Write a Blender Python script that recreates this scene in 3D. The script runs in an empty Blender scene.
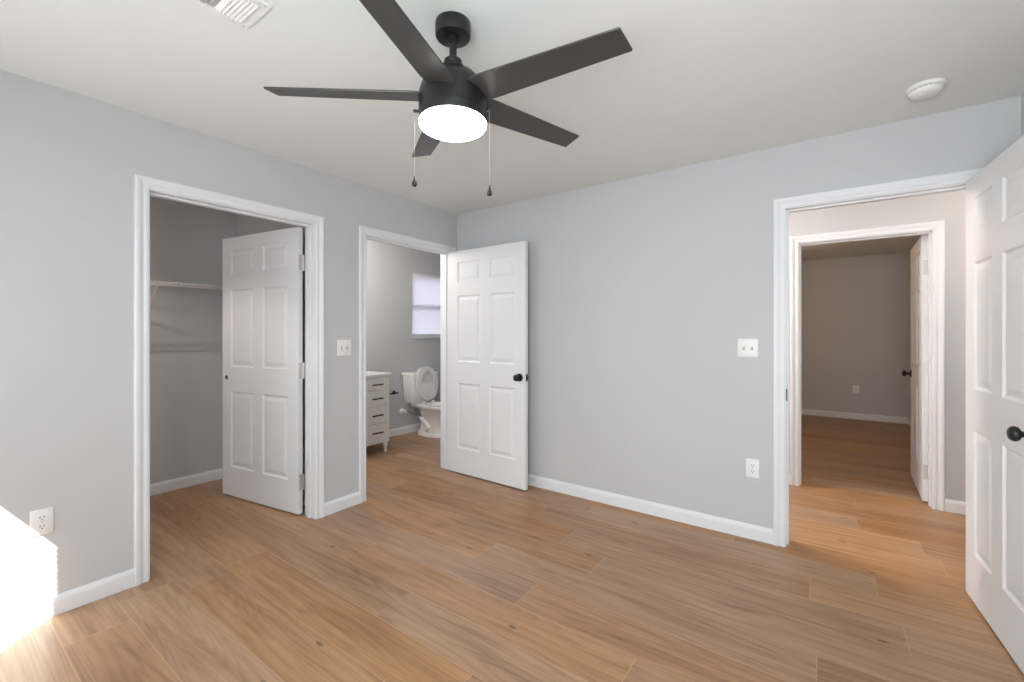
import bpy, bmesh, math, random
from mathutils import Vector, Matrix

# ------------------------------------------------------------------ camera, sky, sun, big lights, exposure
S = bpy.context.scene
C = S.collection
R = math.radians
CAM = Vector((2.896, -3.132, 1.306))
F_PX, YAW = 438.0, R(35.61)
cam_data = bpy.data.cameras.new('camera')
cam_data.sensor_width = 36.0
cam_data.lens = 36.0 * F_PX / 1024.0
cam_data.shift_y = -(341.0 - 331.9) / 1024.0
cam_data.clip_start = 0.03
cam = bpy.data.objects.new('camera', cam_data)
cam.location = CAM
cam.rotation_euler = (R(90), 0, YAW)
C.objects.link(cam)
S.camera = cam

S.view_settings.view_transform = 'Standard'
S.view_settings.look = 'None'
S.view_settings.gamma = 1.0
S.view_settings.exposure = 0.20
S.view_settings.use_curve_mapping = False

world = bpy.data.worlds.new('sky')
S.world = world
world.use_nodes = True
wn = world.node_tree
wn.nodes.clear()
wo = wn.nodes.new('ShaderNodeOutputWorld')
wb = wn.nodes.new('ShaderNodeBackground')
wb.inputs['Color'].default_value = (0.90, 0.93, 1.0, 1)
wb.inputs['Strength'].default_value = 4.2
wn.links.new(wb.outputs[0], wo.inputs[0])


def light(name, typ, loc, energy, color=(1, 1, 1), rot=(0, 0, 0), size=None, size_y=None, radius=None):
    d = bpy.data.lights.new(name, typ)
    d.energy = energy
    d.color = color
    if typ == 'AREA':
        d.shape = 'RECTANGLE'
        d.size = size
        d.size_y = size_y or size
    if typ == 'POINT' and radius:
        d.shadow_soft_size = radius
    o = bpy.data.objects.new(name, d)
    o.location = loc
    o.rotation_euler = rot
    C.objects.link(o)
    return o


sun_dir = Vector((-0.16, 0.18, -0.256)).normalized()
sun = light('sun', 'SUN', (6, -8, 9), 48.0, (1.0, 0.965, 0.92))
sun.rotation_euler = sun_dir.to_track_quat('-Z', 'Y').to_euler()
sun.data.angle = R(0.2)

# daylight of the sunny rear window, then a fill light added beside it
light('window_daylight', 'AREA', (0.98, -3.70, 1.36), 1, (0.92, 0.965, 1.0), (R(90), 0, 0), 1.7, 1.15)
light('rear_fill_light', 'AREA', (2.85, -3.70, 1.36), 56, (0.91, 0.96, 1.0), (R(90), 0, 0), 1.15, 1.15)
# unseen lamps placed to light the rooms beyond
light('hall_lamp', 'POINT', (1.3, 0.75, 2.25), 90, (1.0, 0.88, 0.81), radius=0.12)
light('hall_lamp_east', 'POINT', (4.3, 0.7, 2.2), 14, (1.0, 0.88, 0.78), radius=0.12)
light('far_room_lamp', 'POINT', (2.3, 3.2, 2.2), 18, (1.0, 0.68, 0.46), radius=0.15)
light('bathroom_lamp', 'POINT', (-0.85, -0.6, 2.1), 28, (1.0, 0.93, 0.89), radius=0.10)
cl_lamp = light('closet_lamp', 'SPOT', (-0.75, -2.88, 2.40), 36, (1.0, 0.86, 0.78))
cl_lamp.data.spot_size = R(128)
cl_lamp.data.spot_blend = 0.35
cl_lamp.data.shadow_soft_size = 0.006


# ------------------------------------------------------------------ materials
def mat(name, color, rough=0.5, metal=0.0, spec=0.5, noise=0.0, noise_scale=30.0, bump=0.0, bump_scale=200.0, emit=None):
    m = bpy.data.materials.new(name)
    m.use_nodes = True
    nt = m.node_tree
    b = nt.nodes['Principled BSDF']
    b.inputs['Base Color'].default_value = (*color, 1)
    b.inputs['Roughness'].default_value = rough
    b.inputs['Metallic'].default_value = metal
    b.inputs['Specular IOR Level'].default_value = spec
    if noise or bump:
        tc = nt.nodes.new('ShaderNodeTexCoord')
    if noise:
        n = nt.nodes.new('ShaderNodeTexNoise')
        n.inputs['Scale'].default_value = noise_scale
        n.inputs['Detail'].default_value = 4
        nt.links.new(tc.outputs['Object'], n.inputs['Vector'])
        mx = nt.nodes.new('ShaderNodeMix')
        mx.data_type = 'RGBA'
        mx.inputs['A'].default_value = (*[c * (1 - noise) for c in color], 1)
        mx.inputs['B'].default_value = (*[min(1, c * (1 + noise)) for c in color], 1)
        nt.links.new(n.outputs['Fac'], mx.inputs['Factor'])
        nt.links.new(mx.outputs['Result'], b.inputs['Base Color'])
    if bump:
        n2 = nt.nodes.new('ShaderNodeTexNoise')
        n2.inputs['Scale'].default_value = bump_scale
        n2.inputs['Detail'].default_value = 2
        nt.links.new(tc.outputs['Object'], n2.inputs['Vector'])
        bp = nt.nodes.new('ShaderNodeBump')
        bp.inputs['Strength'].default_value = bump
        bp.inputs['Distance'].default_value = 0.001
        nt.links.new(n2.outputs['Fac'], bp.inputs['Height'])
        nt.links.new(bp.outputs['Normal'], b.inputs['Normal'])
    if emit:
        b.inputs['Emission Color'].default_value = (*emit[0], 1)
        b.inputs['Emission Strength'].default_value = emit[1]
    return m


M = {}
M['wall'] = mat('grey_wall_paint', (0.545, 0.552, 0.560), 0.75, spec=0.25, noise=0.012, noise_scale=3, bump=0.12, bump_scale=160)
M['ceiling'] = mat('ceiling_paint', (0.765, 0.792, 0.780), 0.9, spec=0.1, noise=0.012, noise_scale=2.5, bump=0.25, bump_scale=120)
M['trim'] = mat('white_trim_paint', (0.75, 0.765, 0.785), 0.40, spec=0.45, noise=0.008, noise_scale=6)
M['door'] = mat('white_door_paint', (0.745, 0.758, 0.772), 0.5, spec=0.45, noise=0.008, noise_scale=6, bump=0.05, bump_scale=90)
M['black'] = mat('black_metal', (0.018, 0.018, 0.019), 0.38, metal=0.3, noise=0.05)
M['blade'] = mat('dark_fan_blade', (0.040, 0.039, 0.038), 0.36, noise=0.15, noise_scale=14)
M['steel'] = mat('brushed_nickel', (0.55, 0.54, 0.53), 0.38, metal=0.75, noise=0.06, noise_scale=60)
M['plate'] = mat('white_plastic', (0.80, 0.80, 0.79), 0.35, noise=0.008)
M['slot'] = mat('dark_slot', (0.03, 0.03, 0.03), 0.6, noise=0.05)
M['vent'] = mat('white_vent_enamel', (0.80, 0.80, 0.79), 0.4, noise=0.01)
M['vent_inner'] = mat('pale_duct', (0.42, 0.42, 0.41), 0.8, noise=0.05)
M['duct'] = mat('grey_duct', (0.30, 0.30, 0.30), 0.8, noise=0.05)
M['vanity'] = mat('white_vanity_paint', (0.78, 0.76, 0.73), 0.4, noise=0.01)
M['stone'] = mat('white_counter', (0.82, 0.80, 0.79), 0.25, noise=0.02, noise_scale=12)
M['porcelain'] = mat('white_porcelain', (0.82, 0.80, 0.77), 0.12, noise=0.008)
M['seat'] = mat('white_seat_plastic', (0.80, 0.79, 0.78), 0.25, noise=0.008)
M['wire'] = mat('white_coated_wire', (0.74, 0.72, 0.70), 0.35, noise=0.01)
M['chain'] = mat('pull_chain_metal', (0.45, 0.45, 0.44), 0.35, metal=0.8, noise=0.03)
M['hose'] = mat('braided_hose', (0.42, 0.41, 0.40), 0.4, metal=0.6, noise=0.1, noise_scale=150)
M['outdoor'] = mat('outdoor_paving', (0.09, 0.09, 0.095), 0.9, noise=0.25, noise_scale=2)
M['diffuser'] = mat('lit_frosted_diffuser', (0.9, 0.9, 0.9), 0.4, noise=0.005, emit=((1.0, 0.98, 0.95), 9.0))


def glass_mat():
    m = bpy.data.materials.new('window_glass')
    m.use_nodes = True
    nt = m.node_tree
    nt.nodes.clear()
    out = nt.nodes.new('ShaderNodeOutputMaterial')
    tr = nt.nodes.new('ShaderNodeBsdfTransparent')
    tr.inputs['Color'].default_value = (0.94, 0.96, 0.95, 1)
    gl = nt.nodes.new('ShaderNodeBsdfGlossy')
    gl.inputs['Roughness'].default_value = 0.02
    fr = nt.nodes.new('ShaderNodeTexNoise')     # faint unevenness of the reflection
    fr.inputs['Scale'].default_value = 3
    sc_ = nt.nodes.new('ShaderNodeMapRange')
    sc_.inputs['To Min'].default_value = 0.03
    sc_.inputs['To Max'].default_value = 0.06
    nt.links.new(fr.outputs['Fac'], sc_.inputs['Value'])
    mx = nt.nodes.new('ShaderNodeMixShader')
    nt.links.new(sc_.outputs[0], mx.inputs[0])
    nt.links.new(tr.outputs[0], mx.inputs[1])
    nt.links.new(gl.outputs[0], mx.inputs[2])
    nt.links.new(mx.outputs[0], out.inputs[0])
    return m


def blind_mat(name, through):
    m = bpy.data.materials.new(name)
    m.use_nodes = True
    nt = m.node_tree
    nt.nodes.clear()
    out = nt.nodes.new('ShaderNodeOutputMaterial')
    tc = nt.nodes.new('ShaderNodeTexCoord')
    n = nt.nodes.new('ShaderNodeTexNoise')
    n.inputs['Scale'].default_value = 8
    nt.links.new(tc.outputs['Object'], n.inputs['Vector'])
    cr = nt.nodes.new('ShaderNodeValToRGB')
    cr.color_ramp.elements[0].color = (0.83, 0.81, 0.86, 1)
    cr.color_ramp.elements[1].color = (0.88, 0.86, 0.91, 1)
    nt.links.new(n.outputs['Fac'], cr.inputs[0])
    df = nt.nodes.new('ShaderNodeBsdfDiffuse')
    tl = nt.nodes.new('ShaderNodeBsdfTranslucent')
    nt.links.new(cr.outputs[0], df.inputs['Color'])
    nt.links.new(cr.outputs[0], tl.inputs['Color'])
    mx = nt.nodes.new('ShaderNodeMixShader')
    mx.inputs[0].default_value = through
    nt.links.new(df.outputs[0], mx.inputs[1])
    nt.links.new(tl.outputs[0], mx.inputs[2])
    nt.links.new(mx.outputs[0], out.inputs[0])
    return m


def floor_mat():
    PW, PL = 0.22, 1.62
    m = bpy.data.materials.new('oak_plank_floor')
    m.use_nodes = True
    nt = m.node_tree
    L = nt.links
    b = nt.nodes['Principled BSDF']

    def N(t, **k):
        n = nt.nodes.new(t)
        for a, v in k.items():
            setattr(n, a, v)
        return n

    def math_(op, a, c=None, clamp=False):
        n = N('ShaderNodeMath', operation=op, use_clamp=clamp)
        for i, v in enumerate((a, c)):
            if v is None:
                continue
            if isinstance(v, (int, float)):
                n.inputs[i].default_value = v
            else:
                L.new(v, n.inputs[i])
        return n.outputs[0]

    geo = N('ShaderNodeTexCoord')
    sep = N('ShaderNodeSeparateXYZ')
    L.new(geo.outputs['Object'], sep.inputs[0])
    x, y = sep.outputs[0], sep.outputs[1]
    yy = math_('DIVIDE', math_('ADD', y, 2.30 + PW * 40), PW)
    row = math_('FLOOR', yy)
    fy = math_('SUBTRACT', yy, row)
    wr = N('ShaderNodeTexWhiteNoise', noise_dimensions='1D')
    L.new(row, wr.inputs['W'])
    xx = math_('ADD', math_('DIVIDE', math_('ADD', x, 40.0), PL), wr.outputs['Value'])
    col = math_('FLOOR', xx)
    fx = math_('SUBTRACT', xx, col)
    cid = N('ShaderNodeCombineXYZ')
    L.new(row, cid.inputs[0])
    L.new(col, cid.inputs[1])
    wp = N('ShaderNodeTexWhiteNoise', noise_dimensions='2D')
    L.new(cid.outputs[0], wp.inputs['Vector'])
    rnd = wp.outputs['Value']
    rc = N('ShaderNodeSeparateColor')
    L.new(wp.outputs['Color'], rc.inputs[0])

    def grain(sx, sy, scale, detail, dist, rough=0.55):
        cv = N('ShaderNodeCombineXYZ')
        L.new(math_('MULTIPLY', math_('ADD', x, math_('MULTIPLY', rc.outputs[0], 37.0)), sx), cv.inputs[0])
        L.new(math_('MULTIPLY', math_('ADD', y, math_('MULTIPLY', rc.outputs[1], 19.0)), sy), cv.inputs[1])
        L.new(math_('MULTIPLY', rnd, 11.0), cv.inputs[2])
        n = N('ShaderNodeTexNoise')
        n.inputs['Scale'].default_value = scale
        n.inputs['Detail'].default_value = detail
        n.inputs['Distortion'].default_value = dist
        n.inputs['Roughness'].default_value = rough
        L.new(cv.outputs[0], n.inputs['Vector'])
        return n.outputs['Fac'], cv.outputs[0]

    g1, v1 = grain(0.9, 9.0, 1.6, 5, 0.9)         # broad streaks
    g2, v2 = grain(2.2, 70.0, 1.5, 6, 0.4)        # fine grain
    g3, v3 = grain(0.7, 3.0, 1.2, 2, 0.2)         # blotches
    # cathedral rings
    wv = N('ShaderNodeTexWave', wave_type='BANDS', bands_direction='Y')
    wv.inputs['Scale'].default_value = 2.2
    wv.inputs['Distortion'].default_value = 9.0
    wv.inputs['Detail'].default_value = 3
    wv.inputs['Detail Scale'].default_value = 0.7
    L.new(v3, wv.inputs['Vector'])

    # fine oak growth lines: contours of a stretched noise
    g4, v4 = grain(0.32, 4.6, 1.3, 2, 0.25, 0.42)
    ct = math_('FRACT', math_('MULTIPLY', g4, 22.0))
    ct = math_('ABSOLUTE', math_('SUBTRACT', ct, 0.5))
    cl_ = N('ShaderNodeMapRange', interpolation_type='SMOOTHSTEP')
    cl_.inputs['From Min'].default_value = 0.02
    cl_.inputs['From Max'].default_value = 0.34
    cl_.inputs['To Min'].default_value = 1.0
    cl_.inputs['To Max'].default_value = 0.0
    L.new(ct, cl_.inputs['Value'])
    g5, v5 = grain(3.0, 150.0, 1.4, 4, 0.2)       # pores
    lines = math_('MULTIPLY', cl_.outputs[0], math_('MULTIPLY', g5, 0.15))
    ramp = N('ShaderNodeValToRGB')
    e = ramp.color_ramp.elements
    e[0].position = 0.26
    e[0].color = (0.190, 0.088, 0.038, 1)
    e[1].position = 0.74
    e[1].color = (0.480, 0.288, 0.152, 1)
    k = ramp.color_ramp.elements.new(0.5)
    k.color = (0.345, 0.188, 0.090, 1)
    t = math_('ADD', math_('MULTIPLY', g1, 0.50), math_('MULTIPLY', g2, 0.20))
    t = math_('ADD', t, math_('MULTIPLY', wv.outputs['Fac'], 0.06))
    t = math_('ADD', math_('SUBTRACT', t, 0.01), math_('MULTIPLY', g3, 0.26))
    t = math_('ADD', t, math_('MULTIPLY', math_('SUBTRACT', rnd, 0.5), 0.11))
    t = math_('ADD', math_('SUBTRACT', t, lines), math_('MULTIPLY', math_('SUBTRACT', g5, 0.40), 0.22))
    L.new(t, ramp.inputs[0])
    # some planks greyer
    hsv = N('ShaderNodeHueSaturation')
    L.new(ramp.outputs[0], hsv.inputs['Color'])
    L.new(math_('ADD', 0.80, math_('MULTIPLY', rc.outputs[2], 0.28)), hsv.inputs['Saturation'])
    # knots: dark ovals
    cv = N('ShaderNodeCombineXYZ')
    L.new(math_('MULTIPLY', x, 1.6), cv.inputs[0])
    L.new(math_('MULTIPLY', y, 4.2), cv.inputs[1])
    vo = N('ShaderNodeTexVoronoi', voronoi_dimensions='2D')
    vo.inputs['Scale'].default_value = 1.0
    L.new(cv.outputs[0], vo.inputs['Vector'])
    kn = N('ShaderNodeMapRange', interpolation_type='SMOOTHSTEP')
    kn.inputs['From Min'].default_value = 0.02
    kn.inputs['From Max'].default_value = 0.050
    kn.inputs['To Min'].default_value = 0.75
    kn.inputs['To Max'].default_value = 0.0
    L.new(vo.outputs['Distance'], kn.inputs['Value'])
    vs = N('ShaderNodeSeparateColor')
    L.new(vo.outputs['Color'], vs.inputs[0])
    knf = math_('MULTIPLY', kn.outputs[0], math_('GREATER_THAN', vs.outputs[0], 0.68))
    mk = N('ShaderNodeMix', data_type='RGBA')
    L.new(knf, mk.inputs['Factor'])
    L.new(hsv.outputs[0], mk.inputs['A'])
    mk.inputs['B'].default_value = (0.10, 0.048, 0.024, 1)
    # seams: light caught on the board bevels, painted in as a paler colour
    ey = math_('MULTIPLY', math_('MINIMUM', fy, math_('SUBTRACT', 1.0, fy)), PW)
    ex = math_('MULTIPLY', math_('MINIMUM', fx, math_('SUBTRACT', 1.0, fx)), PL)
    d = math_('MINIMUM', ey, ex)
    sm = N('ShaderNodeMapRange')
    sm.inputs['From Min'].default_value = 0.0006
    sm.inputs['From Max'].default_value = 0.0028
    sm.inputs['To Min'].default_value = 0.55
    sm.inputs['To Max'].default_value = 0.0
    L.new(d, sm.inputs['Value'])
    ms = N('ShaderNodeMix', data_type='RGBA')
    L.new(sm.outputs[0], ms.inputs['Factor'])
    L.new(mk.outputs['Result'], ms.inputs['A'])
    ms.inputs['B'].default_value = (0.56, 0.37, 0.23, 1)
    L.new(ms.outputs['Result'], b.inputs['Base Color'])
    rr = N('ShaderNodeMapRange')
    rr.inputs['To Min'].default_value = 0.33
    rr.inputs['To Max'].default_value = 0.47
    L.new(g2, rr.inputs['Value'])
    L.new(rr.outputs[0], b.inputs['Roughness'])
    b.inputs['Specular IOR Level'].default_value = 0.55
    bp = N('ShaderNodeBump')
    bp.inputs['Strength'].default_value = 0.15
    bp.inputs['Distance'].default_value = 0.001
    L.new(math_('SUBTRACT', g2, math_('MULTIPLY', sm.outputs[0], 0.8)), bp.inputs['Height'])
    L.new(bp.outputs[0], b.inputs['Normal'])
    return m


M['glass'] = glass_mat()
M['blind'] = blind_mat('white_blind_slats', 0.5)
M['opaque_blind'] = blind_mat('white_opaque_blind_slats', 0.02)
M['floor'] = floor_mat()


# ------------------------------------------------------------------ mesh helpers
def link(name, bm, material, parent=None, loc=None, rotz=0.0, smooth=None):
    bmesh.ops.recalc_face_normals(bm, faces=bm.faces[:])
    me = bpy.data.meshes.new(name)
    bm.to_mesh(me)
    bm.free()
    me.materials.append(material)
    if smooth:
        for p in me.polygons:
            p.use_smooth = True
        me.set_sharp_from_angle(angle=R(smooth))
    o = bpy.data.objects.new(name, me)
    C.objects.link(o)
    if parent is not None:
        o.parent = parent
    if loc is not None:
        o.location = loc
    o.rotation_euler = (0, 0, rotz)
    return o


def tag(o, label=None, cat=None, group=None, kind=None):
    if label:
        o['label'] = label
    if cat:
        o['category'] = cat
    if group:
        o['group'] = group
    if kind:
        o['kind'] = kind
    return o


def thing(name, label, cat, loc=(0, 0, 0), rotz=0.0, group=None, kind=None):
    o = bpy.data.objects.new(name, None)
    C.objects.link(o)
    o.location = loc
    o.rotation_euler = (0, 0, rotz)
    o.empty_display_size = 0.1
    return tag(o, label, cat, group, kind)


def box(bm, x0, x1, y0, y1, z0, z1, bevel=0.0, seg=2):
    r = bmesh.ops.create_cube(bm, size=1.0)
    vs = r['verts']
    for v in vs:
        v.co = Vector((x0 + (v.co.x + .5) * (x1 - x0), y0 + (v.co.y + .5) * (y1 - y0), z0 + (v.co.z + .5) * (z1 - z0)))
    if bevel:
        es = list({e for v in vs for e in v.link_edges})
        bmesh.ops.bevel(bm, geom=es, offset=bevel, segments=seg, affect='EDGES', profile=0.5)
    return bm


def nbox(*a, **k):
    return box(bmesh.new(), *a, **k)


def lathe(bm, prof, mtx=None, seg=40):
    """prof: list of (r, z); revolved about z, then moved by mtx."""
    mtx = mtx or Matrix.Identity(4)
    rings = []
    for r, z in prof:
        if r < 1e-6:
            rings.append([bm.verts.new(mtx @ Vector((0, 0, z)))])
        else:
            rings.append([bm.verts.new(mtx @ Vector((r * math.cos(2 * math.pi * i / seg), r * math.sin(2 * math.pi * i / seg), z))) for i in range(seg)])
    for a, b in zip(rings, rings[1:]):
        if len(a) == 1 and len(b) == 1:
            continue
        for i in range(seg):
            j = (i + 1) % seg
            if len(a) == 1:
                bm.faces.new((a[0], b[i], b[j]))
            elif len(b) == 1:
                bm.faces.new((a[i], a[j], b[0]))
            else:
                bm.faces.new((a[i], a[j], b[j], b[i]))
    if len(rings[0]) > 1:
        bm.faces.new(rings[0])
    if len(rings[-1]) > 1:
        bm.faces.new(rings[-1])
    return bm


def loft(bm, rings, cap=True):
    """rings: lists of equal length of points."""
    vr = [[bm.verts.new(p) for p in ring] for ring in rings]
    n = len(vr[0])
    for a, b in zip(vr, vr[1:]):
        for i in range(n):
            j = (i + 1) % n
            bm.faces.new((a[i], a[j], b[j], b[i]))
    if cap:
        bm.faces.new(vr[0])
        bm.faces.new(vr[-1])
    return bm


def tube(bm, pts, r, seg=8):
    pts = [Vector(p) for p in pts]
    rings = []
    for i, p in enumerate(pts):
        d = (pts[min(i + 1, len(pts) - 1)] - pts[max(i - 1, 0)]).normalized()
        up = Vector((0, 0, 1)) if abs(d.z) < 0.95 else Vector((1, 0, 0))
        a = d.cross(up).normalized()
        c = d.cross(a)
        rr = r[i] if isinstance(r, (list, tuple)) else r
        rings.append([p + a * rr * math.cos(2 * math.pi * k / seg) + c * rr * math.sin(2 * math.pi * k / seg) for k in range(seg)])
    return loft(bm, rings)


def axis_mtx(loc, direction):
    return Matrix.Translation(loc) @ Vector(direction).to_track_quat('Z', 'Y').to_matrix().to_4x4()


def wall(name, axis, a0, a1, t0, t1, holes=(), z1=2.44, label=None):
    """A wall running along axis from a0 to a1, its thickness t0..t1; holes are (h0, h1, z0, z1)."""
    cuts = sorted({a0, a1, *[h for q in holes for h in q[:2]]})
    zc = sorted({0.0, z1, *[h for q in holes for h in q[2:]]})
    bm = bmesh.new()
    for u0, u1 in zip(cuts, cuts[1:]):
        run = None
        for w0, w1 in zip(zc, zc[1:]):
            um, wm = (u0 + u1) / 2, (w0 + w1) / 2
            if any(q[0] < um < q[1] and q[2] < wm < q[3] for q in holes):
                if run:
                    seg(bm, axis, u0, u1, t0, t1, *run)
                run = None
            else:
                run = (run[0], w1) if run else (w0, w1)
        if run:
            seg(bm, axis, u0, u1, t0, t1, *run)
    bmesh.ops.remove_doubles(bm, verts=bm.verts[:], dist=1e-5)
    o = link(name, bm, M['wall'])
    return tag(o, label, 'wall', kind='structure')


def seg(bm, axis, u0, u1, t0, t1, z0, z1):
    if axis == 'x':
        box(bm, u0, u1, t0, t1, z0, z1)
    else:
        box(bm, t0, t1, u0, u1, z0, z1)


# ------------------------------------------------------------------ the rooms
H = 2.44
T = 0.12
JB = 0.018                   # jamb board
DT = 2.053                   # clear door height
CL = (-2.366, -1.452)        # closet opening along the left wall
BA = (-1.030, -0.100)        # bathroom opening along the left wall
EN = (2.700, 3.503)          # entrance opening along the back wall
HA = (2.715, 3.535)          # opening in the hall's far wall
HY = 1.305                   # hall face of that wall
RX, RY = 3.658, -3.78        # right wall, rear wall


def hole(o):
    return (o[0] - JB, o[1] + JB, 0.0, DT + JB)


o = link('floor', nbox(-1.63, 4.75, RY - T - 0.02, 5.35, -0.08, 0.0), M['floor'])
tag(o, 'light oak plank floor running through all the rooms', 'floor', kind='structure')
o = link('ceiling', nbox(-1.63, 4.75, RY - T - 0.02, 5.35, H, H + 0.1), M['ceiling'])
tag(o, 'plain white painted ceiling', 'ceiling', kind='structure')
o = link('ground', nbox(-25, 25, -25, 25, -0.6, -0.5), M['outdoor'])
tag(o, 'dark paving outside the house', 'ground', kind='structure')

wall('wall_left', 'y', RY - T, 1.90, -T, 0.0, (hole(CL), hole(BA)), label='grey wall with the closet and bathroom doorways')
wall('wall_back', 'x', 0.0, 4.62, 0.0, T, (hole(EN),), label='grey wall between corner and the hallway doorway')
wall('wall_right', 'y', RY - T, 0.0, RX, RX + T, label='grey wall behind the open bedroom door')
wall('wall_rear', 'x', 0.0, RX, RY - T, RY, ((0.10, 1.90, 0.75, 2.02), (2.25, 3.45, 0.75, 2.02)), label='grey wall with the sunny window opposite the bathroom corner')
BW = (0.765, 1.52, 1.245, 2.085)   # bathroom window
wall('wall_closet_back', 'y', -3.12, -1.285, -1.61, -1.49, label='grey back wall inside the closet with wire shelf')
wall('wall_closet_side', 'x', -1.49, -T, -1.345, -1.225, label='grey side wall inside the closet behind its door')
wall('wall_closet_end', 'x', -1.49, -T, -3.12, -3.0, label='grey end wall of the closet away from its door')
wall('wall_bathroom_back', 'y', -1.285, 2.02, -1.626, -1.506, (BW,), label='grey bathroom wall behind the toilet and vanity')
wall('wall_bathroom_end', 'x', -1.506, 0.0, 1.90, 2.02, label='grey end wall of the bathroom')
wall('wall_hall', 'x', 0.0, 4.62, HY, HY + T, (hole(HA),), label='pale hallway wall around the second doorway')
wall('wall_hall_end', 'y', T, HY, 4.62, 4.74, label='end wall of the hallway')
wall('wall_far_room_back', 'x', 0.9, 3.98, 5.20, 5.32, label='shaded far wall seen through both doorways')
wall('wall_far_room_right', 'y', HY + T, 5.20, 3.86, 3.98, label='shaded side wall beside the far room door')
wall('wall_far_room_left', 'y', HY + T, 5.20, 0.78, 0.90, label='side wall of the far room out of sight')

# baseboards -------------------------------------------------------------------
BP = [(0.0, 0.0), (0.0135, 0.0), (0.0135, 0.066), (0.0110, 0.076), (0.0065, 0.083), (0.0040, 0.090), (0.0, 0.090)]


def baseboard(name, p0, p1, n, label):
    p0, p1, n = Vector((*p0, 0)), Vector((*p1, 0)), Vector((*n, 0))
    bm = loft(bmesh.new(), [[p + n * d + Vector((0, 0, z)) for d, z in BP] for p in (p0, p1)])
    return tag(link(name, bm, M['trim']), label, 'baseboard', kind='structure')


CW, RV = 0.0605, 0.005       # casing width, reveal
cas = lambda q: (q[0] - RV - CW, q[1] + RV + CW)
c1, c2, c3, c4 = cas(CL), cas(BA), cas(EN), cas(HA)
baseboard('baseboard_left', (0, RY), (0, c1[0]), (1, 0), 'white baseboard between the sun patch and closet doorway')
baseboard('baseboard_left_pier', (0, c1[1]), (0, c2[0]), (1, 0), 'short white baseboard between closet and bathroom doorways')
baseboard('baseboard_back', (0.0135, 0), (c3[0], 0), (0, -1), 'long white baseboard from the bathroom door to the hallway doorway')
baseboard('baseboard_right', (RX, RY), (RX, 0), (-1, 0), 'white baseboard behind the open bedroom door')
baseboard('baseboard_closet', (-1.49, -3.0), (-1.49, -1.345), (1, 0), 'white baseboard on the closet back wall')
baseboard('baseboard_closet_side', (-1.4765, -1.345), (-T - .075, -1.345), (0, -1), 'white baseboard behind the closet door')
baseboard('baseboard_bathroom', (-1.506, 0.046), (-1.506, 1.90), (1, 0), 'white baseboard under the bathroom window')
baseboard('baseboard_hall_left', (0, HY), (c4[0], HY), (0, -1), 'sliver of white hallway baseboard left of second doorway')
baseboard('baseboard_hall_right', (c4[1], HY), (4.62, HY), (0, -1), 'white hallway baseboard right of second doorway')
baseboard('baseboard_far_room', (0.9, 5.20), (3.86, 5.20), (0, -1), 'white baseboard on the far wall of the distant room')
baseboard('baseboard_far_room_right', (3.86, HY + T), (3.86, 5.1865), (-1, 0), 'white baseboard on the right wall of the distant room')

# door casings and jambs -----------------------------------------------------
CP = [(0.0, 0.0), (0.0, 0.008), (0.006, 0.0115), (0.016, 0.0115), (0.020, 0.0085), (0.026, 0.0085), (0.033, 0.0125), (0.042, 0.0175), (0.054, 0.0185), (0.0585, 0.016), (CW, 0.012), (CW, 0.0)]
# (distance from the inner edge, depth off the wall)


def doorway(name, axis, q, t0, t1, stop, label, strike=None):
    """jamb, stops and casings on both faces of a doorway; stop = depth of the stop strip along the thickness"""
    root = thing(name, label, 'door frame', kind='structure')

    def pt(u, t, z):
        return Vector((u, t, z)) if axis == 'x' else Vector((t, u, z))
    for face, sg in ((t0, -1), (t1, 1)):
        bm = bmesh.new()
        i0, i1, it = q[0] - RV, q[1] + RV, DT + RV
        rings = []
        for u, su, z, sz in ((i0, -1, 0, 0), (i0, -1, it, 1), (i1, 1, it, 1), (i1, 1, 0, 0)):
            rings.append([pt(u + su * d, face + sg * h, z + sz * d) for d, h in CP])
        loft(bm, rings)
        link('casing', bm, M['trim'], root)
    bm = bmesh.new()
    a, b = sorted((t0, t1))
    for u0, u1, z0, z1 in ((q[0] - JB, q[0], 0, DT + JB), (q[1], q[1] + JB, 0, DT + JB), (q[0], q[1], DT, DT + JB)):
        seg(bm, axis, u0, u1, a, b, z0, z1)
    link('jamb', bm, M['trim'], root)
    bm = bmesh.new()
    s0, s1 = stop
    for u0, u1, z0, z1 in ((q[0], q[0] + .011, 0, DT), (q[1] - .011, q[1], 0, DT), (q[0] + .011, q[1] - .011, DT - .011, DT)):
        seg(bm, axis, u0, u1, s0, s1, z0, z1)
    link('stop', bm, M['trim'], root)
    if strike:
        u, tt, su, m = strike
        bm = bmesh.new()
        a_, b_ = sorted((u, u + su * 0.0045))
        seg(bm, axis, a_, b_, tt - .0235, tt + .022, 0.885, 0.957)
        link('strike_plate', bm, M[m], root)
    return root


doorway('trim_1', 'y', CL, -T, 0.0, (-.082, -.046), 'white casing around the closet doorway')
doorway('trim_2', 'y', BA, -T, 0.0, (-.076, -.040), 'white casing around the bathroom doorway')
doorway('trim_3', 'x', EN, 0.0, T, (.040, .076), 'large white casing around the bedroom doorway to the hall', strike=(EN[0], 0.021, 1, 'black'))
doorway('trim_4', 'x', HA, HY, HY + T, (HY + .046, HY + .082), 'white casing around the second doorway across the hall')


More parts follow.
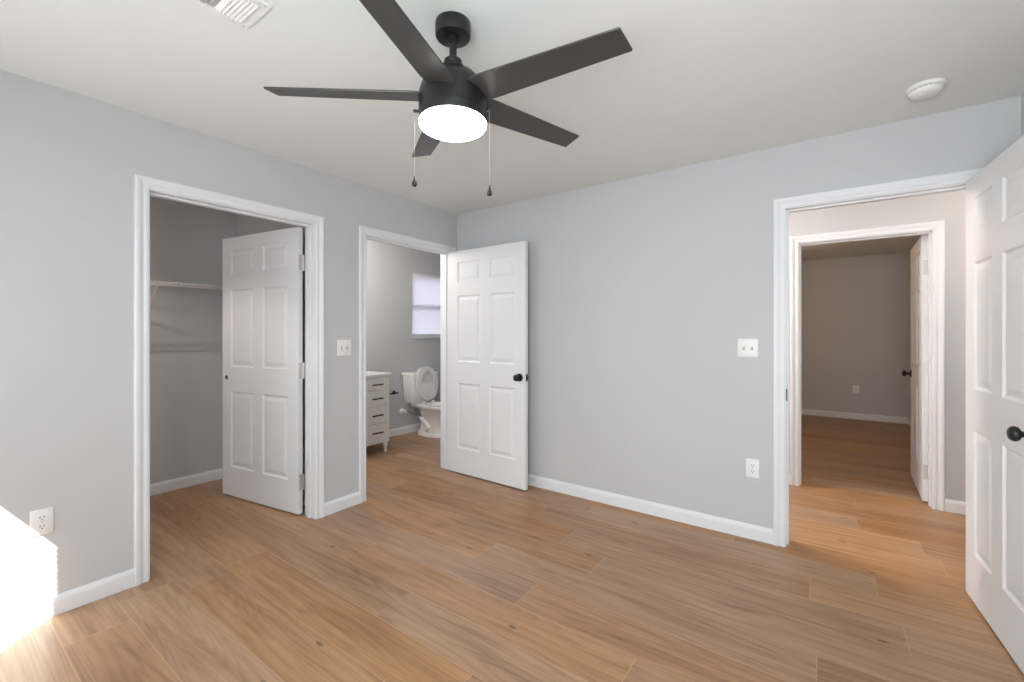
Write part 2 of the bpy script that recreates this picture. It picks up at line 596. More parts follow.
# ------------------------------------------------------------------ six panel doors
def door_leaf(w, h=2.03, t=0.035, side=1):
    """Leaf along +x from the hinge; thickness 0..t*side in y; raised panels on both faces."""
    s, mu = 0.112, 0.108
    pw = (w - 2 * s - mu) / 2
    xs = [0.003, s, s + pw, s + pw + mu, w - s, w - 0.003]
    zs = [0.0, 0.228, 0.826, 1.020, 1.627, 1.750, 1.937, h]
    prof = [(0, 0), (0.004, 0.0035), (0.011, 0.0085), (0.020, 0.0085), (0.046, 0.0025)]
    bm = bmesh.new()
    for yf, dn in ((0.0, 1), (t, -1)):
        for i in range(5):
            for j in range(7):
                x0, x1, z0, z1 = xs[i], xs[i + 1], zs[j], zs[j + 1]
                if i in (1, 3) and j in (1, 3, 5):
                    prev = None
                    for off, dep in prof:
                        y = yf + dn * dep
                        ring = [bm.verts.new((side_x, side * y, side_z)) for side_x, side_z in ((x0 + off, z0 + off), (x1 - off, z0 + off), (x1 - off, z1 - off), (x0 + off, z1 - off))]
                        if prev:
                            for k in range(4):
                                bm.faces.new((prev[k], prev[(k + 1) % 4], ring[(k + 1) % 4], ring[k]))
                        prev = ring
                    bm.faces.new(prev)
                else:
                    bm.faces.new([bm.verts.new((a, side * yf, c)) for a, c in ((x0, z0), (x1, z0), (x1, z1), (x0, z1))])
    for i in range(5):
        for z in (0.0, h):
            bm.faces.new([bm.verts.new(p) for p in ((xs[i], 0, z), (xs[i + 1], 0, z), (xs[i + 1], side * t, z), (xs[i], side * t, z))])
    for j in range(7):
        for x in (xs[0], xs[-1]):
            bm.faces.new([bm.verts.new(p) for p in ((x, 0, zs[j]), (x, 0, zs[j + 1]), (x, side * t, zs[j + 1]), (x, side * t, zs[j]))])
    bmesh.ops.remove_doubles(bm, verts=bm.verts[:], dist=1e-5)
    return bm


KNOB = [(0.0, 0.0), (0.033, 0.0), (0.033, 0.004), (0.030, 0.008), (0.013, 0.010), (0.011, 0.016), (0.011, 0.028),
        (0.016, 0.032), (0.025, 0.038), (0.0285, 0.047), (0.026, 0.056), (0.018, 0.062), (0.0, 0.064)]


def door(name, label, pivot, ang, w, side, knob='round', hinge_parts=True, jamb_dir=None, kz=0.93, z0=0.012):
    t = 0.035
    root = thing(name, label, 'door', (pivot[0], pivot[1], 0.0), R(ang), kind='structure')
    link('leaf', door_leaf(w, 2.039, t, side), M['door'], root, (0, 0, z0))
    if knob == 'round':
        for y, dy in ((0.0, -side), (side * t, side)):
            bm = lathe(bmesh.new(), KNOB, axis_mtx((w - 0.062, y, kz), (0, dy, 0)), 28)
            k = link('knob', bm, M['black'], root, smooth=40)
            k['label'] = 'round black door knob'
        bm = nbox(w - 0.0032, w - 0.0015, side * 0.005, side * 0.030, kz - .029, kz + .029)
        box(bm, w - 0.002, w + 0.008, side * 0.011, side * 0.024, kz - .009, kz + .009)
        link('latch', bm, M['black'], root)
    else:
        bm = lathe(bmesh.new(), [(0.0, -0.004), (0.014, -0.004), (0.016, 0.0015), (0.021, 0.003), (0.0235, 0.0)], axis_mtx((w - 0.060, side * t, kz), (0, side, 0)), 24)
        k = link('finger_pull', bm, M['steel'], root, smooth=40)
        bm = lathe(bmesh.new(), [(0.0, 0.0), (0.015, 0.0), (0.015, 0.0022), (0.0, 0.0022)], axis_mtx((w - 0.060, side * t, kz), (0, side, 0)), 24)
        link('pull_recess', bm, M['slot'], k)
    if hinge_parts:
        for z in (0.235, 1.03, 1.80):
            bm = bmesh.new()
            # barrel at the pivot, one leaf on the door edge, one on the jamb
            yb = -side * 0.005
            lathe(bm, [(0.0, z - .057), (0.0065, z - .057), (0.0065, z + .057), (0.0, z + .057)], Matrix.Translation((0, yb, 0)), 14)
            for zz in (z - .018, z + .018):
                lathe(bm, [(0.0, zz - .0012), (0.0072, zz - .0012), (0.0072, zz + .0012), (0.0, zz + .0012)], Matrix.Translation((0, yb, 0)), 14)
            box(bm, 0.0004, 0.0028, side * -0.004, side * 0.030, z - .056, z + .056)
            if jamb_dir is not None:
                d = Vector((math.cos(R(jamb_dir - ang)), math.sin(R(jamb_dir - ang)), 0))
                n = Vector((-d.y, d.x, 0))
                pts = []
                for zz in (z - .056, z + .056):
                    pts.append([Vector((0, yb, zz)) + d * a + n * b for a, b in ((0, -.0012), (0.032, -.0012), (0.032, .0012), (0, .0012))])
                loft(bm, pts)
            hg = link('hinge', bm, M['steel'], root, smooth=35)
            hg['label'] = 'brushed metal door hinge'
    return root


door('door_1', 'white six-panel closet door swung into the closet', (-T - .024, CL[1] - .004), 188.6, 0.914, 1, knob='pull', jamb_dir=0, kz=0.945)
door('door_2', 'white six-panel bathroom door open against back wall', (0.024, BA[1] - .003), -1.4, 0.882, -1, jamb_dir=180)
door('door_3', 'white six-panel bedroom door with black knob, open towards the right wall', (EN[1] - .003, -0.024), 273.6, 0.772, -1, jamb_dir=90)
door('door_4', 'distant white six-panel door opening into the far room', (HA[1] - .003, HY + T + .004), 88.0, 0.813, 1, jamb_dir=270)

# spring door stop on the baseboard behind the bathroom door
t = thing('door_stop', 'small white spring door stop on baseboard beside bathroom door', 'door stop', (0.918, -0.0135, 0.047))
bm = lathe(bmesh.new(), [(0, 0), (0.011, 0), (0.011, 0.004), (0.007, 0.008), (0, 0.008)], axis_mtx((0, 0, 0), (0, -1, 0)), 18)
link('base', bm, M['plate'], t, smooth=40)
pts = [(0.0062 * math.cos(a * 0.7), -0.006 - 0.0006 * a, 0.0062 * math.sin(a * 0.7)) for a in range(88)]
link('spring', tube(bmesh.new(), pts, 0.0011, 6), M['plate'], t, smooth=60)
bm = lathe(bmesh.new(), [(0, 0), (0.0085, 0), (0.0085, 0.010), (0.006, 0.014), (0, 0.014)], axis_mtx((0, -0.057, 0), (0, -1, 0)), 18)
link('rubber_tip', bm, M['plate'], t, smooth=40)


# ------------------------------------------------------------------ switches and outlets
def plate_root(name, label, cat, loc, face, group=None):
    # local: plate in the xz plane, outward = -y
    return thing(name, label, cat, loc, {'-y': 0.0, '+x': R(90)}[face], group)


def screw(bm, x, z, y=-0.0062):
    lathe(bm, [(0, 0), (0.0034, 0), (0.0030, 0.0010), (0, 0.0012)], axis_mtx((x, y, z), (0, -1, 0)), 12)


def double_switch(label, loc, face):
    t = plate_root('light_switch', label, 'light switch', loc, face)
    bm = nbox(-.0585, .0585, -.0062, 0.0, -.0585, .0585, 0.003)
    link('cover_plate', bm, M['plate'], t, smooth=35)
    for x in (-.023, .023):
        bm = nbox(x - .0055, x + .0055, -.0066, -.005, -.0125, .0125)
        link('slot', bm, M['duct'], t)
        bm = bmesh.new()
        loft(bm, [[Vector((x + a, y, z + c)) for a, c in ((-.0042, -.005), (.0042, -.005), (.0042, .005), (-.0042, .005))] for y, z in ((-.004, 0), (-.018, .009))])
        link('toggle', bm, M['plate'], t)
        for z in (.041, -.041):
            bm = bmesh.new()
            screw(bm, x, z)
            link('screw', bm, M['plate'], t)
    return t


def outlet(label, loc, face):
    t = plate_root('wall_outlet', label, 'outlet', loc, face)
    link('cover_plate', nbox(-.037, .037, -.0062, 0, -.0585, .0585, 0.003), M['plate'], t, smooth=35)
    for z in (-.0195, .0195):
        bm = bmesh.new()
        ring = []
        for k in range(28):
            a = 2 * math.pi * k / 28
            ring.append((0.0172 * math.cos(a), max(-.0135, min(.0135, 0.0172 * math.sin(a)))))
        loft(bm, [[Vector((a, y, z + c)) for a, c in ring] for y in (-.005, -.0085)])
        rc = link('receptacle', bm, M['plate'], t)
        bm = nbox(-.0078, -.0052, -.0090, -.008, z - .0015, z + .0075)
        box(bm, .0052, .0078, -.0090, -.008, z - .0005, z + .0070)
        lathe(bm, [(0, 0), (0.0026, 0), (0.0026, 0.0008), (0, 0.0008)], axis_mtx((0, -.0084, z - .008), (0, -1, 0)), 12)
        link('slot', bm, M['slot'], rc)
    bm = bmesh.new()
    screw(bm, 0, 0)
    link('screw', bm, M['steel'], t)
    return t


double_switch('white double light switch on wall between closet and bathroom doorways', (0.0, -1.223, 1.19), '+x')
double_switch('white double light switch on back wall beside the hallway doorway', (2.495, 0.0, 1.205), '-y')
outlet('white outlet low on the back wall beneath the light switch', (2.521, 0.0, 0.446), '-y')
outlet('white outlet on the left wall at edge of the sun patch', (0.0, -2.758, 0.443), '+x')
outlet('small distant white outlet on the far room wall', (3.262, 5.20, 0.447), '-y')

# ------------------------------------------------------------------ ceiling fan
FX, FY = 1.782, -1.949
fan = thing('ceiling_fan', 'black five-blade ceiling fan with lit round lamp', 'ceiling fan', (FX, FY, H))


def fan_lathe(name, prof, m, seg_=48, smooth=32, parent=fan):
    bm = lathe(bmesh.new(), [(r, z - H) for r, z in prof], None, seg_)
    return link(name, bm, M[m], parent, smooth=smooth)


fan_lathe('canopy', [(0.0, H), (0.063, H), (0.0645, H - .003), (0.0645, 2.394), (0.062, 2.388), (0.058, 2.386), (0.024, 2.385), (0.022, 2.387), (0.0, 2.387)], 'black')
fan_lathe('ball_joint', [(0.0, 2.394), (0.019, 2.394), (0.023, 2.383), (0.021, 2.371), (0.014, 2.365), (0.0, 2.365)], 'black')
fan_lathe('downrod', [(0.0, 2.380), (0.0135, 2.380), (0.0135, 2.290), (0.0, 2.290)], 'black', 24)
fan_lathe('coupling', [(0.0, 2.306), (0.027, 2.306), (0.032, 2.302), (0.033, 2.290), (0.031, 2.286), (0.040, 2.282), (0.0425, 2.274), (0.041, 2.264), (0.034, 2.258), (0.0, 2.258)], 'black')
fan_lathe('motor_housing', [(0.0, 2.262), (0.042, 2.261), (0.066, 2.254), (0.088, 2.240), (0.105, 2.221), (0.116, 2.200), (0.122, 2.178), (0.1235, 2.160), (0.1235, 2.1105), (0.122, 2.109), (0.0, 2.109)], 'black')
fan_lathe('light_band', [(0.0, 2.110), (0.1205, 2.110), (0.1225, 2.108), (0.1225, 2.080), (0.121, 2.076), (0.118, 2.075), (0.0, 2.077)], 'black')
fan_lathe('lamp_diffuser', [(0.0, 2.078), (0.1205, 2.078), (0.1240, 2.072), (0.1232, 2.064), (0.118, 2.056), (0.107, 2.050), (0.088, 2.0465), (0.06, 2.0445), (0.0, 2.0435)], 'diffuser')
BZ, PITCH, SAG = 2.168, R(12), R(2.5)
for k in range(5):
    ang = YAW + R(40 + 72 * k)
    bm = bmesh.new()
    r0, r1 = 0.095, 0.648
    out = [(r0, -.046), (r0 + .030, -.061), (r0 + .06, -.0615), (r1 - .012, -.049), (r1 - .006, -.047), (r1 + .004, .043), (r1 + .002, .047), (r0 + .06, .0615), (r0 + .030, .061), (r0, .046)]
    loft(bm, [[Vector((a, b, z)) for a, b in out] for z in (-.003, .003)])
    es = [e for e in bm.edges if abs(e.verts[0].co.z - e.verts[1].co.z) < 1e-6]
    bmesh.ops.bevel(bm, geom=es, offset=0.0012, segments=1, affect='EDGES')
    bmesh.ops.rotate(bm, verts=bm.verts[:], cent=(0, 0, 0), matrix=Matrix.Rotation(-PITCH, 3, 'X'))
    bmesh.ops.rotate(bm, verts=bm.verts[:], cent=(0, 0, 0), matrix=Matrix.Rotation(ang, 3, 'Z'))
    # the hanging rotor leans a little
    bmesh.ops.rotate(bm, verts=bm.verts[:], cent=(0, 0, 0), matrix=Matrix.Rotation(SAG, 3, Vector((math.cos(YAW), math.sin(YAW), 0))))
    bmesh.ops.translate(bm, verts=bm.verts[:], vec=(0, 0, BZ - H))
    link('blade', bm, M['blade'], fan, smooth=30)
for sgn, r, zb in ((-1, 0.1415, 1.846), (1, 0.134, 1.812)):
    a = YAW + (0 if sgn > 0 else math.pi)
    px, py = r * math.cos(a), r * math.sin(a)
    pts = [Vector((0.118 * math.cos(a), 0.118 * math.sin(a), 2.118 - H)), Vector(((r + .004) * math.cos(a), (r + .004) * math.sin(a), 2.118 - H))]
    bm = tube(bmesh.new(), pts, 0.0055, 12)
    link('chain_outlet', bm, M['black'], fan, smooth=50)
    bm = bmesh.new()
    z = 2.114
    while z > zb + 0.03:
        bmesh.ops.create_icosphere(bm, subdivisions=1, radius=0.0010, matrix=Matrix.Translation((px, py, z - H)))
        z -= 0.0042
    tube(bm, [(px, py, 2.116 - H), (px, py, zb + .02 - H)], 0.0005, 5)
    ch = link('pull_chain', bm, M['chain'], fan, smooth=60)
    bm = lathe(bmesh.new(), [(0, .034), (0.0022, .033), (0.0032, .024), (0.0070, .012), (0.0098, .004), (0.0088, -.002), (0.0045, -.006), (0, -.007)],
               Matrix.Translation((px, py, zb - H)), 20)
    link('pull_knob', bm, M['black'], ch, smooth=50)

# ------------------------------------------------------------------ smoke detector, air register
t = thing('smoke_detector', 'round white smoke detector on ceiling near the hallway doorway', 'smoke detector', (3.272, -0.375, H))
link('base', lathe(bmesh.new(), [(0, 0), (0.069, 0), (0.070, -.004), (0.069, -.013), (0.064, -.016), (0, -.016)], None, 40), M['plate'], t, smooth=35)
link('vent_ring', lathe(bmesh.new(), [(0, -.014), (0.0585, -.014), (0.0585, -.021), (0, -.021)], None, 40), M['duct'], t, smooth=35)
bm = lathe(bmesh.new(), [(0, -.019), (0.060, -.019), (0.061, -.023), (0.056, -.033), (0.046, -.040), (0.030, -.0425), (0, -.043)], None, 40)
for k in range(20):
    a = 2 * math.pi * k / 20
    c_, s_ = math.cos(a), math.sin(a)
    tube(bm, [(0.0592 * c_, 0.0592 * s_, -.0150), (0.0592 * c_, 0.0592 * s_, -.0215)], 0.0022, 6)
link('cover', bm, M['plate'], t, smooth=40)
link('test_button', lathe(bmesh.new(), [(0, -.040), (0.0155, -.040), (0.0150, -.0445), (0.012, -.0455), (0, -.0455)], Matrix.Translation((-.014, -.012, 0)), 28), M['plate'], t, smooth=35)

vx0, vx1, vy0, vy1 = 1.144, 1.328, -2.74, -2.380
t = thing('air_register', 'white louvred air register on ceiling at the top photo edge', 'air vent', ((vx0 + vx1) / 2, (vy0 + vy1) / 2, H))
hx, hy = (vx1 - vx0) / 2, (vy1 - vy0) / 2
bm = bmesh.new()
ix, iy = hx - .020, hy - .034
for a in ((-hx, hx, -hy, -iy), (-hx, hx, iy, hy), (-hx, -ix, -iy, iy), (ix, hx, -iy, iy)):
    box(bm, a[0], a[1], a[2], a[3], -.007, -.0005)
link('frame', bm, M['vent'], t)
link('duct', nbox(-ix, ix, -iy, iy, -.0015, -.0004), M['vent_inner'], t)
bm = bmesh.new()
n_l = 22
for k in range(n_l):
    y = iy - .006 - k * (2 * iy - .012) / (n_l - 1)
    tilt = R(-36) if k < 6 else R(40)
    if k == 6:
        continue
    c_, s_ = math.cos(tilt) * .0085, math.sin(tilt) * .0085
    loft(bm, [[Vector((x, y + a * c_, -.0075 + a * s_ + b)) for a, b in ((-1, -.0006), (1, -.0006), (1, .0006), (-1, .0006))] for x in (-ix, ix)])
link('louvres', bm, M['vent'], t)
for x in (-hx + .010, hx - .010):
    bm = lathe(bmesh.new(), [(0, 0), (0.004, 0), (0.003, .0015), (0, .0018)], axis_mtx((x, hy - .017, -.007), (0, 0, -1)), 12)
    link('screw', bm, M['steel'], t)

# ------------------------------------------------------------------ closet wire shelf
t = thing('wire_shelf', 'white wire shelf with diagonal braces on the closet back wall', 'shelf', (-1.49, -2.25, 1.69))
y0, y1 = -2.985 + 2.25, -1.352 + 2.25
bm = bmesh.new()
n = int((y1 - y0) / 0.0254)
for k in range(n + 1):
    y = y0 + k * (y1 - y0) / n
    tube(bm, [(0.004, y, 0), (0.305, y, 0), (0.307, y, -.030)], 0.0019, 5)
link('deck_wires', bm, M['wire'], t, smooth=50)
bm = bmesh.new()
for x, z, r in ((0.006, -.004, .003), (0.155, -.004, .003), (0.302, -.005, .0036), (0.304, -.031, .0036)):
    tube(bm, [(x, y0, z), (x, y1, z)], r, 8)
link('rails', bm, M['wire'], t, smooth=50)
for yb in (-2.72 + 2.25, -2.005 + 2.25, -1.40 + 2.25):
    bm = tube(bmesh.new(), [(0.303, yb, -.032), (0.297, yb, -.040), (0.010, yb, -.285), (0.004, yb, -.300), (0.004, yb, -.318)], 0.006, 8)
    link('brace', bm, M['wire'], t, smooth=50)

# ------------------------------------------------------------------ bathroom window and blind
W = thing('window_1', 'bathroom window with white blind above the toilet', 'window', kind='structure')
yA, yB, zA, zB = BW
bm = bmesh.new()
xo, xi = -1.600, -1.560
for a in ((yA, yA + .035, zA, zB), (yB - .035, yB, zA, zB), (yA + .035, yB - .035, zA, zA + .035), (yA + .035, yB - .035, zB - .035, zB)):
    box(bm, xo, xi, *a)
box(bm, xo + .004, xi - .004, yA + .035, yB - .035, 1.63, 1.675)
link('window_frame', bm, M['trim'], W)
link('pane', nbox(-1.583, -1.579, yA + .035, yB - .035, zA + .035, zB - .035), M['glass'], W)
bm = nbox(-1.560, -1.478, yA - .02, yB + .02, zA - .022, zA, 0.003)
link('window_sill', bm, M['trim'], W)

B = thing('window_blind', 'white horizontal slat blind hanging in the bathroom window', 'blind', (-1.535, (yA + yB) / 2, zB))
hw = (yB - yA) / 2 - .006
link('head_rail', nbox(-.016, .022, -hw, hw, -.028, -.001, 0.002), M['plate'], B)
bm = bmesh.new()
k = 0
z = -.040
while z > -(zB - zA) + .035:
    tl = R(62)
    c_, s_ = math.cos(tl) * .0125, math.sin(tl) * .0125
    pr = [(-1, 0), (-.5, .0018), (0, .0024), (.5, .0018), (1, 0)]
    prof = [(a * c_ - b * math.sin(tl), a * s_ + b * math.cos(tl)) for a, b in pr]
    rr = []
    for y in (-hw + .003, hw - .003):
        rr.append([Vector((.003 + a, y, z + b)) for a, b in prof] + [Vector((.0037 + a, y, z + b)) for a, b in reversed(prof)])
    loft(bm, rr)
    z -= 0.0215
link('slats', bm, M['blind'], B, smooth=40)
link('bottom_rail', nbox(-.010, .016, -hw + .003, hw - .003, z - .004, z + .010, 0.002), M['plate'], B)
bm = bmesh.new()
for y in (-hw + .10, 0, hw - .10):
    tube(bm, [(.017, y, -.02), (.017, y, z)], 0.0008, 5)
link('ladder_cords', bm, M['plate'], B)
link('tilt_wand', tube(bmesh.new(), [(.026, -hw + .035, -.02), (.027, -hw + .035, -.48)], 0.0035, 8), M['plate'], B, smooth=50)

# ------------------------------------------------------------------ bedroom window behind the camera, plus one added for the fill light
def rear_window(name, label, x0, x1, xm):
    W = thing(name, label, 'window', kind='structure')
    z0, z1, ya, yb = .75, 2.02, RY - T, RY - T + .035
    bm = bmesh.new()
    for a in ((x0, x0 + .045, z0, z1), (x1 - .045, x1, z0, z1), (x0 + .045, x1 - .045, z0, z0 + .04), (x0 + .045, x1 - .045, z1 - .02, z1), (xm - .02, xm + .02, z0 + .04, z1 - .02)):
        box(bm, a[0], a[1], ya, yb, a[2], a[3])
    link('window_frame', bm, M['trim'], W)
    link('pane', nbox(x0 + .045, x1 - .045, ya + .014, ya + .018, z0 + .04, z1 - .02), M['glass'], W)
    link('window_sill', nbox(x0 - .03, x1 + .03, yb, RY + .03, z0 - .022, z0, 0.003), M['trim'], W)


def rear_blind(label, x0, x1):
    B = thing('window_blind', label, 'blind', (x0, RY - .017, 2.02))
    w = x1 - x0
    link('head_rail', nbox(0, w, -.018, .018, -.028, -.001, 0.002), M['plate'], B)
    bm = bmesh.new()
    z = -.014
    tl = R(55)
    c_, s_ = math.cos(tl) * .0155, math.sin(tl) * .0155
    while z > -1.24:
        loft(bm, [[Vector((x, a * c_, z + a * s_ + b)) for a, b in ((-1, 0), (1, 0), (1, .0008), (-1, .0008))] for x in (0, w)])
        z -= 0.0255
    link('slats', bm, M['opaque_blind'], B)
    link('bottom_rail', nbox(0, w, -.012, .012, z - .002, z + .012, 0.002), M['plate'], B)


rear_window('window_2', 'sunlit window in the rear wall near the left corner', .10, 1.90, 1.10)
rear_blind('closed white blind over one half of the sunlit rear window', .967, 1.89)
rear_window('added_window', 'unseen second rear window added to carry the fill light', 2.25, 3.45, 2.85)  # made-up window, only there for the fill light in front of it
rear_blind('closed white blind over the added second rear window', 2.26, 3.44)

# ------------------------------------------------------------------ vanity
VX, VY0, VY1 = -0.995, -0.925, -0.010
t = thing('bathroom_vanity', 'white bathroom vanity with black handles left of the toilet', 'vanity', (-1.506, VY1, 0.0))
D = VX + 1.506               # depth of the body
Wd = VY1 - VY0
bm = nbox(0.003, D - .018, -Wd, 0, .115, .828, 0.002)
link('body', bm, M['vanity'], t)
bm = bmesh.new()             # face frame
for a in ((-.036, 0, .115, .828), (-Wd, -Wd + .036, .115, .828), (-.36, -.33, .150, .800), (-Wd + .036, -.036, .800, .828), (-Wd + .036, -.036, .115, .150)):
    box(bm, D - .018, D, *a)
link('face_frame', bm, M['vanity'], t)
bm = nbox(D - .004, D + .004, -Wd - .003, .003, .112, .128, 0.002)
link('base_moulding', bm, M['vanity'], t)


def bar_handle(bm, x, y, z, ln=0.130):
    tube(bm, [(x + .026, y - ln / 2, z), (x + .026, y + ln / 2, z)], 0.0078, 10)
    for dy in (-ln / 2 + .016, ln / 2 - .016):
        tube(bm, [(x, y + dy, z), (x + .026, y + dy, z)], 0.0045, 8)


for z0, z1 in ((.685, .806), (.510, .681), (.328, .506), (.140, .324)):
    bm = nbox(D - .012, D + .006, -.326, -.040, z0 + .0015, z1 - .0015, 0.002)
    dr = link('drawer', bm, M['vanity'], t)
    hb = bmesh.new()
    bar_handle(hb, D + .006, -.172, (z0 + z1) / 2)
    link('handle', hb, M['black'], dr, smooth=50)
for y0_, y1_, hy_ in ((-Wd + .040, -.621, -.645), (-.617, -.364, -.593)):
    bm = nbox(D - .012, D + .006, y0_, y1_, .156, .794, 0.002)
    for s0, s1, w0, w1 in ((y0_, y1_, .156, .206), (y0_, y1_, .744, .794), (y0_, y0_ + .05, .206, .744), (y1_ - .05, y1_, .206, .744)):
        box(bm, D + .006, D + .012, s0, s1, w0, w1)
    dr = link('door', bm, M['vanity'], t)
    hb = bmesh.new()
    tube(hb, [(D + .036, hy_, .56), (D + .036, hy_, .68)], 0.005, 10)
    for zz in (.575, .665):
        tube(hb, [(D + .010, hy_, zz), (D + .036, hy_, zz)], 0.004, 8)
    link('handle', hb, M['black'], dr, smooth=50)
for x in (.03, D - .028):
    for y in (-.030, -Wd + .030):
        bm = lathe(bmesh.new(), [(0, .116), (.029, .116), (.029, .104), (.020, .096), (.025, .086), (.027, .074), (.022, .058), (.0155, .030), (.0145, .012), (.018, .006), (.016, 0), (0, 0)], Matrix.Translation((x, y, 0)), 24)
        link('foot', bm, M['vanity'], t, smooth=40)
bm = nbox(0.001, D + .020, -Wd - .012, .014, .829, .858, 0.004)
link('countertop', bm, M['stone'], t)
bm = lathe(bmesh.new(), [(0.0, .862), (.012, .862), (.10, .864), (.15, .872), (.158, .874), (.158, .858), (.0, .858)], Matrix.Translation((.24, -.45, 0)), 36)
link('sink_basin', bm, M['porcelain'], t, smooth=40)
bm = tube(bmesh.new(), [(.07, -.45, .858), (.07, -.45, .99), (.085, -.45, 1.02), (.12, -.45, 1.03), (.17, -.45, 1.02), (.175, -.45, .995)], 0.011, 12)
link('faucet', bm, M['black'], t, smooth=50)

# paper holder on the wall between vanity and toilet
t = thing('paper_holder', 'short black toilet paper holder on wall between vanity and toilet', 'paper holder', (-1.506, 0.470, 0.545))
link('mount', lathe(bmesh.new(), [(0, 0), (.026, 0), (.026, .006), (.012, .009), (0, .009)], axis_mtx((0, 0, 0), (1, 0, 0)), 24), M['black'], t, smooth=40)
bm = tube(bmesh.new(), [(.004, 0, 0), (.062, 0, 0)], 0.010, 12)
tube(bm, [(.062, .012, 0), (.062, -.150, 0)], 0.0095, 12)
link('arm', bm, M['black'], t, smooth=50)


# ------------------------------------------------------------------ toilet (faces +x)
t = thing('toilet', 'white toilet with raised seat below the bathroom window', 'toilet', (-1.506, 0.806, 0.0))


def rrect(cx, cy, hx_, hy_, r, z, n=6):
    pts = []
    for sx, sy, a0 in ((1, 1, 0), (-1, 1, 90), (-1, -1, 180), (1, -1, 270)):
        for k in range(n + 1):
            a = R(a0 + 90 * k / n)
            pts.append(Vector((cx + sx * (hx_ - r) + r * math.cos(a), cy + sy * (hy_ - r) + r * math.sin(a), z)))
    return pts


def egg(cx, z, back, front, hw_, n=40, p=2.0):
    pts = []
    for k in range(n):
        a = 2 * math.pi * k / n
        c_, s_ = math.cos(a), math.sin(a)
        ex = (front if c_ > 0 else back)
        pts.append(Vector((cx + ex * (abs(c_) ** (2 / p)) * (1 if c_ > 0 else -1), hw_ * (abs(s_) ** (2 / p)) * (1 if s_ > 0 else -1), z)))
    return pts


bm = loft(bmesh.new(), [rrect(.115, 0, .080, .195, .035, .405), rrect(.115, 0, .092, .212, .04, .43), rrect(.115, 0, .100, .228, .04, .70), rrect(.115, 0, .101, .230, .04, .752)])
link('tank', bm, M['porcelain'], t, smooth=50)
bm = loft(bmesh.new(), [rrect(.116, 0, .104, .234, .03, .752), rrect(.116, 0, .110, .240, .035, .757), rrect(.116, 0, .110, .240, .035, .782), rrect(.116, 0, .104, .234, .03, .790)])
link('tank_lid', bm, M['porcelain'], t, smooth=50)
hb = lathe(bmesh.new(), [(0, 0), (.013, 0), (.013, .006), (0, .008)], axis_mtx((.212, -.165, .695), (1, 0, 0)), 18)
tube(hb, [(.222, -.165, .695), (.226, -.135, .692), (.226, -.095, .688)], [.006, .007, .005], 10)
link('flush_lever', hb, M['steel'], t, smooth=50)
# bowl and pedestal in one body
rings = [egg(.36, 0.0, .235, .205, .128, p=2.6), egg(.36, .030, .235, .205, .126, p=2.6), egg(.36, .042, .225, .185, .096, p=2.5), egg(.365, .12, .215, .170, .088, p=2.4),
         egg(.38, .19, .215, .185, .098, p=2.3), egg(.40, .26, .235, .235, .118, p=2.2), egg(.42, .32, .285, .275, .150, p=2.1), egg(.43, .358, .335, .292, .176, p=2.3),
         egg(.43, .366, .350, .297, .185, p=2.3), egg(.43, .392, .350, .297, .186, p=2.3), egg(.43, .400, .345, .293, .182, p=2.3), egg(.44, .400, .175, .238, .130), egg(.44, .385, .165, .225, .122), egg(.43, .30, .12, .17, .09), egg(.40, .22, .06, .07, .05)]
bm = loft(bmesh.new(), rings)
link('bowl', bm, M['porcelain'], t, smooth=60)
bm = nbox(.03, .30, -.10, .10, .335, .405, 0.02, 3)
link('tank_shelf', bm, M['porcelain'], t, smooth=50)
for s_ in (-1, 1):
    pts = [(.40, s_ * .095, .275), (.34, s_ * .098, .300), (.27, s_ * .092, .285), (.235, s_ * .088, .235), (.27, s_ * .086, .185), (.33, s_ * .084, .155), (.36, s_ * .082, .11), (.34, s_ * .080, .06), (.30, s_ * .082, .02)]
    link('trapway', tube(bmesh.new(), pts, [.03, .040, .042, .040, .038, .038, .036, .034, .03], 16), M['porcelain'], t, smooth=60)
# raised lid and seat ring, leaning on the tank


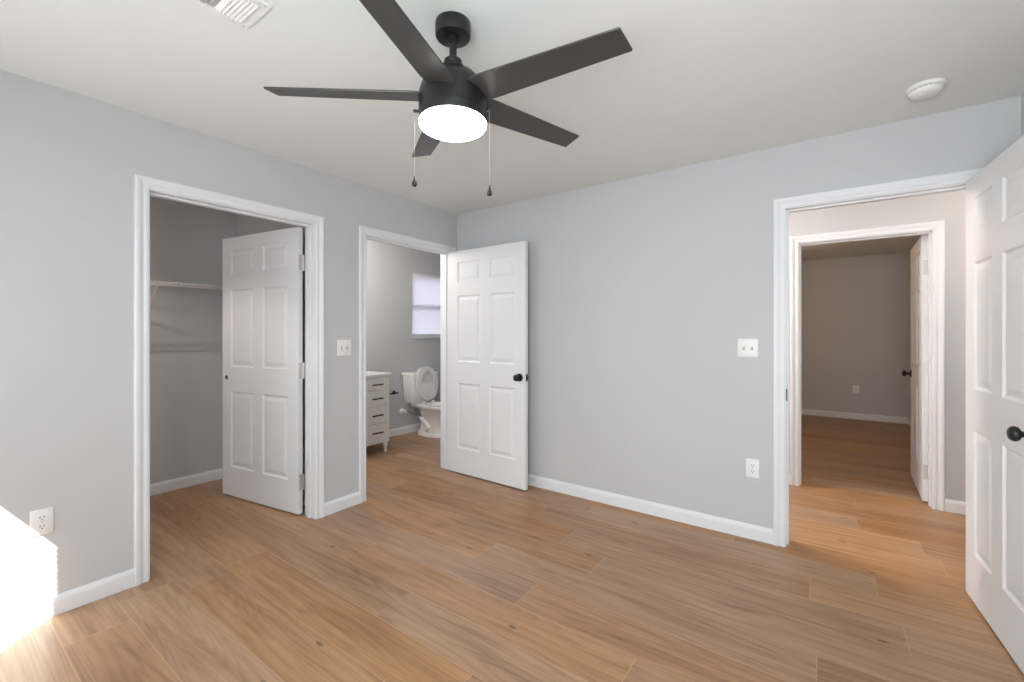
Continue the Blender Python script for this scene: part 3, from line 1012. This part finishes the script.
def raised(cx, ln_b, ln_f, hwid, thick, hole_=None, hinge=(.225, .412), lean=R(99)):
    bm = bmesh.new()
    n = 44
    rim = egg(cx, 0, ln_b, ln_f, hwid, n)
    if hole_:
        inn = egg(hole_[0], 0, hole_[1], hole_[2], hole_[3], n)
        prof = [(0.0, 0.0), (0.0, thick * .6), (0.25, thick), (0.75, thick), (1.0, thick * .6), (1.0, 0.0)]
        rings_ = [[Vector((a.x + (b.x - a.x) * f, a.y + (b.y - a.y) * f, z)) for a, b in zip(rim, inn)] for f, z in prof]
        rings_.append(rings_[0])
        vr = [[bm.verts.new(p) for p in ring] for ring in rings_[:-1]]
        vr.append(vr[0])
        for a, b in zip(vr, vr[1:]):
            for i in range(n):
                bm.faces.new((a[i], a[(i + 1) % n], b[(i + 1) % n], b[i]))
    else:
        cen = Vector((cx, 0, 0))
        loft(bm, [[cen + (p - cen) * f + Vector((0, 0, z)) for p in rim] for f, z in ((1, 0), (1, thick * .6), (.96, thick))])
    bmesh.ops.rotate(bm, verts=bm.verts[:], cent=(0, 0, 0), matrix=Matrix.Rotation(-lean, 3, 'Y'))
    bmesh.ops.translate(bm, verts=bm.verts[:], vec=(hinge[0] + .012, 0, hinge[1]))
    return bm


link('lid', raised(.225, .200, .225, .182, .014, hinge=(.238, .415)), M['seat'], t, smooth=50)
link('seat', raised(.225, .205, .228, .186, .028, (.235, .135, .150, .108), hinge=(.268, .415), lean=R(96)), M['seat'], t, smooth=50)
for y in (-.075, .075):
    link('seat_hinge', nbox(.240, .300, y - .018, y + .018, .398, .424, 0.006), M['seat'], t, smooth=50)
pts = []
for k in range(29):
    a = k / 28
    pts.append((.062 + .03 * math.sin(a * math.pi), -.166 + .135 * math.sin(a * math.pi * .80) - .02 * a, .290 + .118 * a - .105 * math.sin(a * math.pi)))
link('supply_hose', tube(bmesh.new(), pts, 0.010, 10), M['hose'], t, smooth=60)
# water shutoff valve
t = thing('supply_valve', 'small round white shutoff valve on wall left of the toilet', 'valve', (-1.506, 0.596, 0.295))
link('escutcheon', lathe(bmesh.new(), [(0, 0), (.036, 0), (.034, .008), (.018, .016), (0, .016)], axis_mtx((0.0, 0, 0), (1, 0, 0)), 28), M['plate'], t, smooth=45)
link('valve_body', tube(bmesh.new(), [(.012, 0, 0), (.058, 0, 0)], 0.011, 12), M['steel'], t, smooth=45)
link('handle', lathe(bmesh.new(), [(0, 0), (.024, .002), (.027, .010), (.022, .020), (0, .022)], axis_mtx((.055, 0, 0), (1, 0, 0)), 20), M['plate'], t, smooth=45)
